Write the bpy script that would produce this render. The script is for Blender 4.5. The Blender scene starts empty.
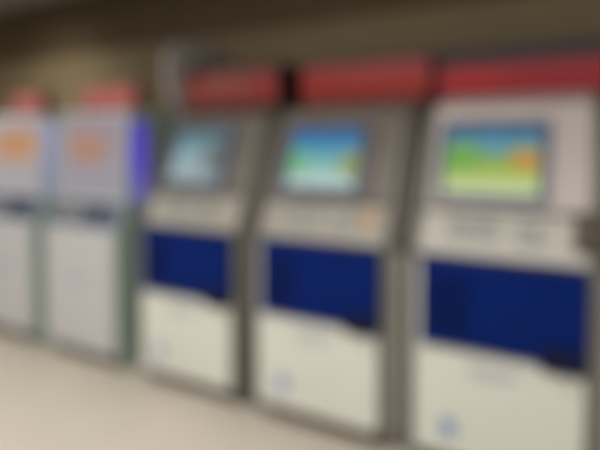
import bpy, bmesh, math
from mathutils import Vector, Matrix

scene = bpy.context.scene
COL = scene.collection

# ---------------------------------------------------------------- materials
def srgb(r, g, b):
    f = lambda c: (c/255/12.92) if c/255 <= 0.04045 else ((c/255+0.055)/1.055)**2.4
    return (f(r), f(g), f(b), 1.0)

def mat(name, rgb, rough=0.5, metal=0.0, noise=0.06, scale=6.0, emit=None, estr=0.0, spec=0.4):
    m = bpy.data.materials.new(name); m.use_nodes = True
    nt = m.node_tree; b = nt.nodes['Principled BSDF']
    b.inputs['Roughness'].default_value = rough
    b.inputs['Metallic'].default_value = metal
    b.inputs['Specular IOR Level'].default_value = spec
    c = srgb(*rgb)
    tc = nt.nodes.new('ShaderNodeTexCoord')
    n = nt.nodes.new('ShaderNodeTexNoise'); n.inputs['Scale'].default_value = scale; n.inputs['Detail'].default_value = 4
    nt.links.new(tc.outputs['Object'], n.inputs['Vector'])
    r = nt.nodes.new('ShaderNodeValToRGB')
    r.color_ramp.elements[0].position = 0.3; r.color_ramp.elements[1].position = 0.7
    r.color_ramp.elements[0].color = tuple(x*(1-noise) for x in c[:3]) + (1,)
    r.color_ramp.elements[1].color = tuple(min(1, x*(1+noise)) for x in c[:3]) + (1,)
    nt.links.new(n.outputs['Fac'], r.inputs['Fac'])
    nt.links.new(r.outputs['Color'], b.inputs['Base Color'])
    if emit:
        b.inputs['Emission Color'].default_value = srgb(*emit)
        b.inputs['Emission Strength'].default_value = estr
    return m

def display(name, stops, blobs, strength, stretch=1.0):
    """A lit screen: a vertical run of colours in the picture shown, with soft coloured patches (x, z, radius, colour)."""
    m = bpy.data.materials.new(name); m.use_nodes = True
    nt = m.node_tree; L = nt.links; b = nt.nodes['Principled BSDF']
    b.inputs['Base Color'].default_value = (0.01, 0.01, 0.012, 1); b.inputs['Roughness'].default_value = 0.2
    tc = nt.nodes.new('ShaderNodeTexCoord')
    sep = nt.nodes.new('ShaderNodeSeparateXYZ'); L.new(tc.outputs['UV'], sep.inputs[0])
    n = nt.nodes.new('ShaderNodeTexNoise'); n.inputs['Scale'].default_value = 5; L.new(tc.outputs['UV'], n.inputs['Vector'])
    a = nt.nodes.new('ShaderNodeMath'); a.operation = 'MULTIPLY_ADD'; a.inputs[1].default_value = 0.16; a.inputs[2].default_value = -0.08
    L.new(n.outputs['Fac'], a.inputs[0])
    s = nt.nodes.new('ShaderNodeMath'); s.operation = 'ADD'; L.new(sep.outputs['Y'], s.inputs[0]); L.new(a.outputs[0], s.inputs[1])
    r = nt.nodes.new('ShaderNodeValToRGB'); L.new(s.outputs[0], r.inputs['Fac'])
    cr = r.color_ramp
    while len(cr.elements) < len(stops): cr.elements.new(0.5)
    for e, (p, c) in zip(cr.elements, stops): e.position = p; e.color = srgb(*c)
    out = r.outputs['Color']
    for (bx, by, rad, c) in blobs:
        comb = nt.nodes.new('ShaderNodeVectorMath'); comb.operation = 'DISTANCE'
        sq = nt.nodes.new('ShaderNodeVectorMath'); sq.operation = 'MULTIPLY'; sq.inputs[1].default_value = (1, stretch, 0)
        L.new(tc.outputs['UV'], sq.inputs[0])
        comb.inputs[1].default_value = (bx, by*stretch, 0); L.new(sq.outputs[0], comb.inputs[0])
        mr = nt.nodes.new('ShaderNodeMapRange'); mr.interpolation_type = 'SMOOTHSTEP'
        mr.inputs['From Min'].default_value = rad; mr.inputs['From Max'].default_value = rad*0.45
        L.new(comb.outputs['Value'], mr.inputs['Value'])
        mx = nt.nodes.new('ShaderNodeMix'); mx.data_type = 'RGBA'
        L.new(mr.outputs['Result'], mx.inputs['Factor']); L.new(out, mx.inputs['A']); mx.inputs['B'].default_value = srgb(*c)
        out = mx.outputs['Result']
    L.new(out, b.inputs['Emission Color']); b.inputs['Emission Strength'].default_value = strength
    return m

# ---------------------------------------------------------------- mesh helpers
def link(name, bm, m, parent=None, smooth=False):
    bmesh.ops.recalc_face_normals(bm, faces=bm.faces)
    me = bpy.data.meshes.new(name); bm.to_mesh(me); bm.free()
    me.materials.append(m)
    if smooth:
        for p in me.polygons: p.use_smooth = True
    o = bpy.data.objects.new(name, me); COL.objects.link(o)
    if parent: o.parent = parent
    return o

def box_bm(x0, x1, y0, y1, z0, z1, bev=0.0, bm=None, M=None, seg=2):
    nb = bmesh.new()
    bmesh.ops.create_cube(nb, size=1)
    for v in nb.verts:
        v.co = Vector((x0 if v.co.x < 0 else x1, y0 if v.co.y < 0 else y1, z0 if v.co.z < 0 else z1))
    if bev > 0:
        bmesh.ops.bevel(nb, geom=nb.edges[:], offset=bev, segments=seg, affect='EDGES', profile=0.5)
    if M: bmesh.ops.transform(nb, matrix=M, verts=nb.verts)
    if bm is None: return nb
    tmp = bpy.data.meshes.new('tmp'); nb.to_mesh(tmp); nb.free(); bm.from_mesh(tmp); bpy.data.meshes.remove(tmp)
    return bm

def extrude_profile(pts, x0, x1, bev=0.0):
    """Closed (y, z) outline swept along x."""
    bm = bmesh.new()
    f = bm.faces.new([bm.verts.new((x0, y, z)) for y, z in pts])
    r = bmesh.ops.extrude_face_region(bm, geom=[f])
    for v in r['geom']:
        if isinstance(v, bmesh.types.BMVert): v.co.x = x1
    if bev: bmesh.ops.bevel(bm, geom=bm.edges[:], offset=bev, segments=2, affect='EDGES', profile=0.5)
    return bm

def smooth_line(pts, n=6):
    out = []
    P = [pts[0]] + list(pts) + [pts[-1]]
    for i in range(1, len(P)-2):
        p0, p1, p2, p3 = (Vector(p) for p in P[i-1:i+3])
        for k in range(n):
            t = k/n
            out.append(tuple(0.5*((2*p1)+(p2-p0)*t+(2*p0-5*p1+4*p2-p3)*t*t+(3*p1-p0-3*p2+p3)*t**3)))
    out.append(tuple(pts[-1]))
    return out

def facet(y0, z0, y1, z1):
    """Frame of a front face that runs up from (y0,z0) to (y1,z1): local x = width, local z = up the face, local -y = outward."""
    up = Vector((0, y1-y0, z1-z0)).normalized(); n = Vector((0, -up.z, up.y))
    M = Matrix.Identity(4)
    M.col[0] = (1, 0, 0, 0); M.col[1] = (*(-n), 0); M.col[2] = (*up, 0); M.col[3] = (0, y0, z0, 1)
    return M

def plate(name, F, x0, x1, v0, v1, t, m, parent, back=0.004, bev=0.004):
    return link(name, box_bm(x0, x1, -t, back, v0, v1, bev, M=F), m, parent)

def lit_plate(name, F, x0, x1, v0, v1, t, m, parent):
    """Thin plate whose front carries 0-1 coordinates for its picture."""
    o = link(name, box_bm(x0, x1, -t, 0.004, v0, v1, 0, M=F), m, parent)
    uv = o.data.uv_layers.new(name='UVMap'); Fi = F.inverted()
    for lp in o.data.loops:
        c = Fi @ o.data.vertices[lp.vertex_index].co
        uv.data[lp.index].uv = ((c.x-x0)/(x1-x0), (c.z-v0)/(v1-v0))
    return o

def ring_bm(F, x0, x1, v0, v1, w, t, back=0.004):
    bm = bmesh.new()
    for a in ((x0, x1, v0, v0+w), (x0, x1, v1-w, v1), (x0, x0+w, v0+w, v1-w), (x1-w, x1, v0+w, v1-w)):
        box_bm(a[0], a[1], -t, back, a[2], a[3], 0.003, bm=bm, M=F)
    return bm

def disc_bm(F, cx, cv, r, t, n=24):
    bm = bmesh.new()
    bmesh.ops.create_cone(bm, cap_ends=True, segments=n, radius1=r, radius2=r*0.9, depth=t)
    bmesh.ops.transform(bm, matrix=F @ Matrix.Translation((cx, -t/2, cv)) @ Matrix.Rotation(math.pi/2, 4, 'X'), verts=bm.verts)
    return bm

def thing(name, label, cat, loc=(0, 0, 0), group=None):
    o = bpy.data.objects.new(name, None); COL.objects.link(o)
    o.location = loc; o['label'] = label; o['category'] = cat
    if group: o['group'] = group
    return o

def struct(name, bm, m):
    o = link(name, bm, m); o['kind'] = 'structure'; return o

# ---------------------------------------------------------------- palette
M_cream   = mat('cream_enamel', (214, 214, 204), 0.45, noise=0.02)
M_white   = mat('cool_white_enamel', (190, 189, 190), 0.45, noise=0.02)
M_core    = mat('dark_core', (58, 54, 50), 0.6)
M_side    = mat('grey_side', (128, 126, 118), 0.5, noise=0.04)
M_teal    = mat('teal_grey_side', (148, 166, 157), 0.5, noise=0.04)
M_end     = mat('pale_grey_end_panel', (164, 160, 161), 0.5, noise=0.04)
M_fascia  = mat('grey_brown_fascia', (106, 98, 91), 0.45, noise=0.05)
M_fascia_lit = mat('lit_grey_fascia', (188, 177, 173), 0.45, noise=0.04)  # lit copy of the fascia: brighter light at the right put into its colour
M_deck    = mat('light_grey_deck', (182, 177, 168), 0.4, noise=0.03)
M_blue    = mat('royal_blue_panel', (0, 29, 98), 0.5, noise=0.10, scale=3, spec=0.1)
M_navy    = mat('navy_slot', (6, 16, 56), 0.5, spec=0.15)
M_window  = mat('dark_blue_window', (0, 20, 78), 0.5, spec=0.1)
M_black   = mat('black_plastic', (26, 27, 32), 0.35)
M_bezel   = mat('slate_bezel', (82, 92, 118), 0.35)
M_key     = mat('grey_keys', (150, 149, 146), 0.4)
M_steel   = mat('brushed_steel', (135, 134, 130), 0.35, metal=0.6)
M_brown   = mat('brown_module', (76, 62, 46), 0.5)
M_plinth  = mat('dark_plinth', (92, 84, 76), 0.55)
M_hous    = mat('dark_sign_housing', (38, 28, 34), 0.5)
M_redhous = mat('dull_red_housing', (120, 62, 56), 0.5)
M_gap_grey = mat('gap_tone_grey', (140, 136, 128), 0.5, noise=0.04)  # tone of the lighter gaps, for the strips added between kiosks
M_gap_shade = mat('gap_shade_grey', (92, 88, 81), 0.5, noise=0.04)  # darker copy, with the shade of the gap put into its colour
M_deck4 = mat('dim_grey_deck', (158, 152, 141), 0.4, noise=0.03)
M_gap_shade_top = mat('upper_gap_shade', (84, 77, 69), 0.55, noise=0.04)  # shade of the upper gap painted into the strip colour
M_print   = mat('blue_grey_print', (168, 172, 180), 0.5, noise=0.02)
M_emblem  = mat('pale_blue_print', (112, 140, 188), 0.5, noise=0.04)
M_amber   = mat('amber_lamp', (190, 130, 70), 0.4, emit=(200, 130, 60), estr=0.12)

def sign_mat(name, stops, strength, blobs=()):
    return display(name, stops, blobs, strength)

# ---------------------------------------------------------------- the setting
WALL_Y = 0.92
CEIL = 2.88
M_floor = mat('beige_floor', (205, 195, 181), 0.42, noise=0.05, scale=1.2)
M_wall  = mat('olive_brown_wall', (130, 115, 90), 0.8, noise=0.06, scale=1.5)
M_top_band  = mat('dark_brown_band', (88, 74, 52), 0.7, noise=0.06)
M_ceil  = mat('grey_ceiling', (150, 146, 138), 0.8, noise=0.03)
X0, X1, Y0 = -9.0, 3.0, -6.0
struct('floor', box_bm(X0, X1, Y0, WALL_Y, -0.1, 0.0), M_floor)
struct('wall_back', box_bm(X0, X1, WALL_Y, WALL_Y+0.12, 0.0, CEIL), M_wall)
struct('ceiling', box_bm(X0, X1, Y0, WALL_Y+0.12, CEIL, CEIL+0.1), M_ceil)
struct('top_band_1', box_bm(X0, X1, WALL_Y-0.03, WALL_Y, 2.36, CEIL, 0.004), M_top_band)  # darker brown band along the top of the wall
struct('baseboard_back', box_bm(X0, X1, WALL_Y-0.015, WALL_Y, 0.0, 0.12, 0.003), M_plinth)

# ---------------------------------------------------------------- the three large kiosks
W = 0.755
T = 0.028                     # thickness of a side panel
BACK = 0.88
UP = 0.10                     # height of the body above the first draft of the plinth line
def lift(pts): return [(y, z+UP if z > 0.105 else z) for y, z in pts]
FRONT = lift([(0.0, 0.10), (0.0, 0.885), (0.025, 0.905), (0.125, 1.095), (0.14, 1.11), (0.34, 1.60), (0.58, 1.66)])
CORE = FRONT + [(BACK, 1.66+UP), (BACK, 0.10)]
SIDE = [(0.055, 0.0), (0.055, 0.09), (0.015, 0.10)] + \
       smooth_line(lift([(0.012, 0.12), (0.012, 0.86), (0.035, 0.96), (0.10, 1.12), (0.19, 1.36), (0.31, 1.56), (0.45, 1.625), (0.575, 1.648)]), 5) + \
       [(BACK, 1.648+UP), (BACK, 0.0)]
ENDP = smooth_line(lift([(0.42, 1.60), (0.33, 1.72), (0.29, 1.88), (0.31, 2.02), (0.40, 2.10), (0.54, 2.13)]), 5) + \
       [(BACK, 2.13+UP), (BACK, 1.60+UP)]
GAP_STRIP_LOW = [(0.09, 0.0), (0.09, 0.09), (0.05, 0.10), (0.05, 0.98), (BACK, 0.98), (BACK, 0.0)]
GAP_STRIP_TOP = smooth_line(lift([(0.05, 0.882), (0.075, 0.97), (0.14, 1.13), (0.23, 1.37), (0.35, 1.57), (0.53, 1.645)]), 5) + \
       [(BACK, 1.645+UP), (BACK, 0.982)]
F_FRONT = facet(0.0, 0.10+UP, 0.0, 0.885+UP)
F_DECK = facet(0.025, 0.905+UP, 0.125, 1.095+UP)
F_SCR = facet(0.14, 1.11+UP, 0.34, 1.60+UP)
F_SIGN = facet(0.575, 1.66+UP, 0.575, 1.92+UP)

def kiosk(x, label, scr, sign, fascia, gap_tone, deck, face_top=0.235, sign_y=0.58, end_left=False, amber=False, brown=False, reader_dark=True):
    t = thing('self_service_kiosk', label, 'kiosk', (x, 0, 0), 'large kiosks with blue front panels')
    link('plinth', box_bm(T, W-T, 0.05, BACK-0.02, 0.0, 0.10, 0.004), M_plinth, t)
    link('cabinet', extrude_profile(CORE, T, W-T), M_core, t)
    link('side_panel', extrude_profile(SIDE, 0, T, 0.004), M_gap_shade if end_left else M_side, t)  # left end gets the dark grey, painting the shade of the gap beside it
    if end_left:
        link('arched_end_panel', extrude_profile(ENDP, -0.06, -0.024, 0.004), M_end, t)
    link('side_panel', extrude_profile(SIDE, W-T, W, 0.004), M_side, t)
    link('gap_tone_strip', extrude_profile(GAP_STRIP_LOW, W, W+0.075), gap_tone, t)  # strips added between kiosks; their colours carry the gap's tone and shade
    link('gap_tone_strip', extrude_profile(GAP_STRIP_TOP, W, W+0.075), M_gap_shade_top, t)
    # lower front: service door below, cream surround, blue panel set into it
    d = plate('service_door', F_FRONT, T+0.006, W-T-0.006, 0.012-UP, 0.385, 0.016, M_cream, t)
    lk = link('door_lock', disc_bm(F_FRONT @ Matrix.Translation((0, -0.016, 0)), W-0.09, 0.33, 0.012, 0.006), M_steel, d)
    bm = bmesh.new()
    for i, (a, b_) in enumerate(((0.27, 0.46), (0.27, 0.50), (0.27, 0.44))):
        box_bm(a, b_, -0.0185, -0.014, 0.335-0.024*i, 0.347-0.024*i, 0, bm=bm, M=F_FRONT)
    link('printed_notice', bm, M_print, d)
    bm = box_bm(0.155, 0.22, -0.0185, -0.014, 0.0, 0.075, 0.0, M=F_FRONT)
    link('emblem', bm, M_emblem, d)
    plate('front_surround', F_FRONT, T+0.006, W-T-0.006, 0.395, 0.785, 0.014, M_cream, t)
    bp = plate('blue_panel', F_FRONT, 0.058, 0.728, 0.41, 0.797, 0.034, M_blue, t, bev=0.008)
    FB = F_FRONT @ Matrix.Translation((0, -0.034, 0))
    sl = plate('dispenser_slot', FB, 0.56, 0.715, 0.385, 0.49, 0.012, M_navy, bp)
    link('slot_mouth', box_bm(0.585, 0.69, -0.0135, -0.008, 0.43, 0.445, 0, M=FB), M_black, sl)
    plate('pick_up_window', FB, 0.10, 0.27, 0.46, 0.73, 0.004, M_window, bp)
    # control deck
    dk = plate('control_deck', F_DECK, T+0.004, W-T-0.004, 0.0, 0.212, 0.012, deck, t)
    FD = F_DECK @ Matrix.Translation((0, -0.012, 0))
    kp = plate('keypad', FD, 0.15, 0.37, 0.075, 0.185, 0.008, M_steel, t)
    bm = bmesh.new()
    for i in range(4):
        for j in range(3):
            box_bm(0.162+i*0.051, 0.202+i*0.051, -0.015, -0.006, 0.084+j*0.033, 0.108+j*0.033, 0.003, bm=bm, M=FD)
    link('key', bm, M_key, kp).name = 'keys'
    rd = plate('card_reader', FD, 0.44, 0.54, 0.07, 0.175, 0.022, M_steel, t, bev=0.008)
    link('card_slot', box_bm(0.455, 0.525, -0.0235, -0.012, 0.115, 0.128, 0, M=FD), M_black, rd)
    if amber:
        link('indicator_lamp', box_bm(0.60, 0.68, -0.012, 0.0, 0.11, 0.15, 0.004, M=FD), M_amber, t)
    if brown:
        b_ = plate('receipt_printer', FD, 0.668, 0.765, 0.06, 0.22, 0.05, M_brown, t, bev=0.01)
        link('receipt_mouth', box_bm(0.683, 0.75, -0.052, -0.04, 0.14, 0.155, 0, M=FD), M_black, b_)
    # screen fascia
    plate('screen_fascia', F_SCR, T+0.004, W-T-0.004, 0.0, 0.522, 0.012, fascia, t)
    FS = F_SCR @ Matrix.Translation((0, -0.012, 0))
    bz = link('screen_bezel', ring_bm(FS, 0.078, 0.558, 0.025, 0.42, 0.034, 0.028), M_bezel, t)
    lit_plate('display', FS, 0.11, 0.526, 0.055, 0.39, 0.012, scr, bz)
    # neck and lit header sign
    link('header_neck', extrude_profile([(0.345, 1.605+UP), (0.575, 1.662+UP), (0.62, 1.662+UP), (0.62, 1.60+UP)], T+0.002, W-T-0.002), fascia, t)
    e = sign_y-0.58
    hs = link('header_sign', box_bm(-0.045-e*0.2, W+0.045+e*0.5, sign_y+0.008, BACK, 1.65+UP, 1.925+UP, 0.006), M_hous, t)
    lit_plate('sign_face', F_SIGN @ Matrix.Translation((0, sign_y-0.57, 0)), -0.03-e*0.2, W+0.03+e*0.5, 0.0, face_top, 0.008, sign, hs)
    return t

PITCH = 0.856
XL = [-0.74, -1.61, -2.49, -3.45, -4.33]     # left edges, from the right-hand machine onwards

scr5 = display('screen_sky_meadow', [(0.0, (185, 196, 155)), (0.16, (186, 205, 122)), (0.38, (158, 180, 60)), (0.58, (125, 165, 90)), (0.78, (92, 150, 162)), (0.98, (52, 100, 150))],
               [(0.86, 0.52, 0.22, (196, 146, 62)), (0.17, 0.55, 0.30, (112, 172, 72)), (0.52, 0.74, 0.2, (92, 152, 172))], 0.85)
scr4 = display('screen_sky_lake', [(0.0, (185, 205, 200)), (0.22, (165, 205, 195)), (0.5, (110, 180, 185)), (0.72, (70, 148, 188)), (0.95, (46, 108, 172))],
               [(0.95, 0.42, 0.3, (150, 165, 80)), (0.05, 0.42, 0.32, (110, 190, 130))], 0.8)
scr3 = display('screen_pale_cyan', [(0.0, (150, 168, 170)), (0.4, (165, 192, 200)), (0.75, (125, 165, 175)), (1.0, (85, 130, 140))], [(1.0, 0.5, 0.55, (110, 120, 120))], 0.72)  # grey patch paints the viewing-angle fade over the right half
sign5 = sign_mat('sign_deep_red', [(0.0, (150, 24, 34)), (0.5, (165, 26, 34)), (1.0, (105, 18, 30))], 0.55, [(0.22, 0.5, 0.3, (190, 30, 34))])
sign4 = sign_mat('sign_orange_red', [(0.0, (140, 34, 26)), (0.5, (185, 46, 34)), (1.0, (140, 22, 24))], 0.5, [])
sign3 = sign_mat('sign_dull_red', [(0.0, (140, 52, 42)), (0.5, (170, 78, 62)), (1.0, (120, 40, 36))], 0.5, [(0.9, 0.5, 0.3, (170, 40, 44))])

kiosk(XL[0], 'large cream kiosk showing a yellow-green meadow on its screen, brightest of the blue-panelled kiosks', scr5, sign5, M_fascia_lit, M_gap_grey, M_deck, 0.185, brown=True)
kiosk(XL[1], 'large cream kiosk with blue front panel and a blue and turquoise lake picture on screen', scr4, sign4, M_fascia, M_gap_grey, M_deck4, 0.235, amber=True)
kiosk(XL[2], 'large cream kiosk with blue front panel, pale cyan screen and tall curved grey end panel', scr3, sign3, M_fascia, M_gap_shade, M_deck4, 0.235, 0.47, end_left=True)

# ---------------------------------------------------------------- the two white kiosks
F_BF = facet(0.0, 0.10+UP, 0.0, 0.82+UP)
F_BD = facet(0.01, 0.835+UP, 0.11, 1.0+UP)
F_BU = facet(0.115, 1.01+UP, 0.155, 1.635+UP)
F_BH = facet(0.255, 1.65+UP, 0.255, 1.80+UP)
B_CORE = lift([(0.0, 0.10), (0.0, 0.82), (0.01, 0.835), (0.11, 1.0), (0.115, 1.01), (0.155, 1.635), (0.70, 1.635), (0.70, 0.10)])
B_SIDE = [(0.05, 0.0), (0.05, 0.09), (0.012, 0.10)] + smooth_line(lift([(0.012, 0.12), (0.012, 0.80), (0.03, 0.88), (0.075, 0.99), (0.085, 1.1), (0.115, 1.55), (0.15, 1.63), (0.22, 1.645)]), 5) + [(0.72, 1.645+UP), (0.72, 0.0)]

def white_kiosk(x, label, pic, glow, sign, narrow=0.0, deep=0.0):
    t = thing('poster_kiosk', label, 'kiosk', (x, 0, 0), 'white kiosks with orange pictures')
    link('plinth', box_bm(T, W-T, 0.05, 0.69, 0.0, 0.10, 0.004), M_plinth, t)
    link('cabinet', extrude_profile(B_CORE, T, W-T), M_white, t)
    for a in (0, W-T):
        link('side_panel', extrude_profile(B_SIDE, a, a+T, 0.004), M_teal, t)
    d = plate('service_door', F_BF, T+0.006, W-T-0.006, 0.012-UP, 0.70, 0.016, M_white, t)
    link('door_lock', disc_bm(F_BF @ Matrix.Translation((0, -0.016, 0)), W-0.09, 0.36, 0.012, 0.006), M_steel, d)
    bm = bmesh.new()
    for i, (a, b_) in enumerate(((0.30, 0.48), (0.30, 0.52), (0.30, 0.46))):
        box_bm(a, b_, -0.0185, -0.014, 0.40-0.026*i, 0.413-0.026*i, 0, bm=bm, M=F_BF)
    link('printed_notice', bm, M_print, d)
    plate('control_deck', F_BD, T+0.004, W-T-0.004, 0.0, 0.19, 0.012, M_bezel, t)
    FD = F_BD @ Matrix.Translation((0, -0.012, 0))
    kp = plate('keypad', FD, 0.12, 0.36, 0.04, 0.15, 0.008, M_steel, t)
    bm = bmesh.new()
    for i in range(4):
        for j in range(3):
            box_bm(0.132+i*0.056, 0.176+i*0.056, -0.015, -0.006, 0.049+j*0.033, 0.073+j*0.033, 0.003, bm=bm, M=FD)
    link('keys', bm, M_key, kp)
    rd = plate('card_reader', FD, 0.46, 0.58, 0.04, 0.15, 0.022, M_black, t, bev=0.008)
    link('card_slot', box_bm(0.475, 0.565, -0.0235, -0.012, 0.09, 0.10, 0, M=FD), M_steel, rd)
    fr = link('picture_frame', ring_bm(F_BU, T+0.004, W-T-0.004, 0.0, 0.62, 0.03, 0.018), M_white, t)
    lit_plate('lit_picture', F_BU, T+0.03, W-T-0.03, 0.025, 0.595, 0.01, pic, fr)
    lit_plate('side_light', Matrix.Translation((W, 0, 0)) @ Matrix(((0, -1, 0, 0), (1, 0, 0, 0), (0, 0, 1, 0), (0, 0, 0, 1))), 0.12, 0.26+deep, 1.0+UP, 1.56+UP, 0.02, glow, t)
    hs = link('header_sign', box_bm(0.12, W-0.10-narrow, 0.26, 0.36, 1.647+UP, 1.815+UP, 0.008), M_redhous, t)
    lit_plate('sign_face', F_BH, 0.13, W-0.11-narrow, 0.01, 0.16, 0.008, sign, hs)
    return t

pic = display('picture_orange_on_lilac', [(0.0, (172, 170, 176)), (0.35, (176, 168, 178)), (0.7, (176, 160, 166)), (1.0, (170, 160, 170))],
              [(0.42, 0.60, 0.42, (196, 150, 128))], 0.72, 1.5)
pic1 = display('picture_strong_orange', [(0.0, (178, 176, 182)), (0.35, (186, 176, 176)), (0.7, (190, 170, 160)), (1.0, (176, 172, 180))],
               [(0.45, 0.64, 0.55, (208, 150, 104))], 0.78, 1.9)
glow2 = display('violet_glow', [(0.0, (125, 120, 165)), (0.3, (100, 92, 188)), (0.6, (92, 74, 205)), (1.0, (84, 72, 180))], [], 0.85)
glow1 = display('pale_violet_glow', [(0.0, (140, 140, 190)), (1.0, (156, 156, 205))], [], 0.9)
signB = sign_mat('sign_soft_red', [(0.0, (178, 98, 90)), (1.0, (186, 102, 94))], 0.8)
white_kiosk(XL[3], 'white poster kiosk with vivid violet side light, standing next to the curved grey end panel', pic, glow2, signB)
white_kiosk(XL[4], 'white poster kiosk at the far end of the row, cut off, with stronger orange picture', pic1, glow1, signB, narrow=0.14, deep=0.10)

# ---------------------------------------------------------------- light
def area(name, loc, size, power, rgb, rot=(0, 0, 0)):
    l = bpy.data.lights.new(name, 'AREA'); l.shape = 'RECTANGLE'; l.size, l.size_y = size; l.energy = power; l.color = rgb
    o = bpy.data.objects.new(name, l); COL.objects.link(o); o.location = loc; o.rotation_euler = rot; return o
area('ceiling_light', (-1.2, -2.4, CEIL-0.04), (4.5, 1.2), 152, (1.0, 0.985, 0.94))
area('ceiling_light', (-5.2, -2.4, CEIL-0.04), (2.5, 1.2), 64, (1.0, 0.985, 0.95))
sp = bpy.data.lights.new('added_wall_wash', 'SPOT'); sp.energy = 80; sp.spot_size = math.radians(80); sp.spot_blend = 1.0; sp.color = (1.0, 0.96, 0.8); sp.shadow_soft_size = 0.15  # unseen spot, added to brighten the wall above the white kiosks
so = bpy.data.objects.new('added_wall_wash', sp); COL.objects.link(so); so.location = (-4.3, -0.45, CEIL-0.05)
so.rotation_euler = (Vector((-4.4, WALL_Y, 1.55)) - so.location).to_track_quat('-Z', 'Y').to_euler()
w = bpy.data.worlds.new('World'); scene.world = w; w.use_nodes = True
w.node_tree.nodes['Background'].inputs[0].default_value = srgb(200, 192, 180)
w.node_tree.nodes['Background'].inputs[1].default_value = 0.25

# ---------------------------------------------------------------- camera
cd = bpy.data.cameras.new('camera'); cam = bpy.data.objects.new('camera', cd); COL.objects.link(cam)
F_PX = 520.0
cd.sensor_width = 36; cd.lens = F_PX/600*36
D, H = 2.32, 1.50
YAW = math.radians(29.7); PITCHDOWN = math.radians(2.5)
cd.shift_y = -(80 - F_PX*math.tan(PITCHDOWN))/600
cam.location = (0, -D, H)
fwd = Vector((-math.sin(YAW)*math.cos(PITCHDOWN), math.cos(YAW)*math.cos(PITCHDOWN), -math.sin(PITCHDOWN)))
cam.rotation_euler = fwd.to_track_quat('-Z', 'Y').to_euler()
cd.dof.use_dof = True
cd.dof.focus_distance = 0.25
cd.dof.aperture_fstop = 2.25
scene.camera = cam
scene.view_settings.view_transform = 'Standard'
scene.cycles.use_denoising = True
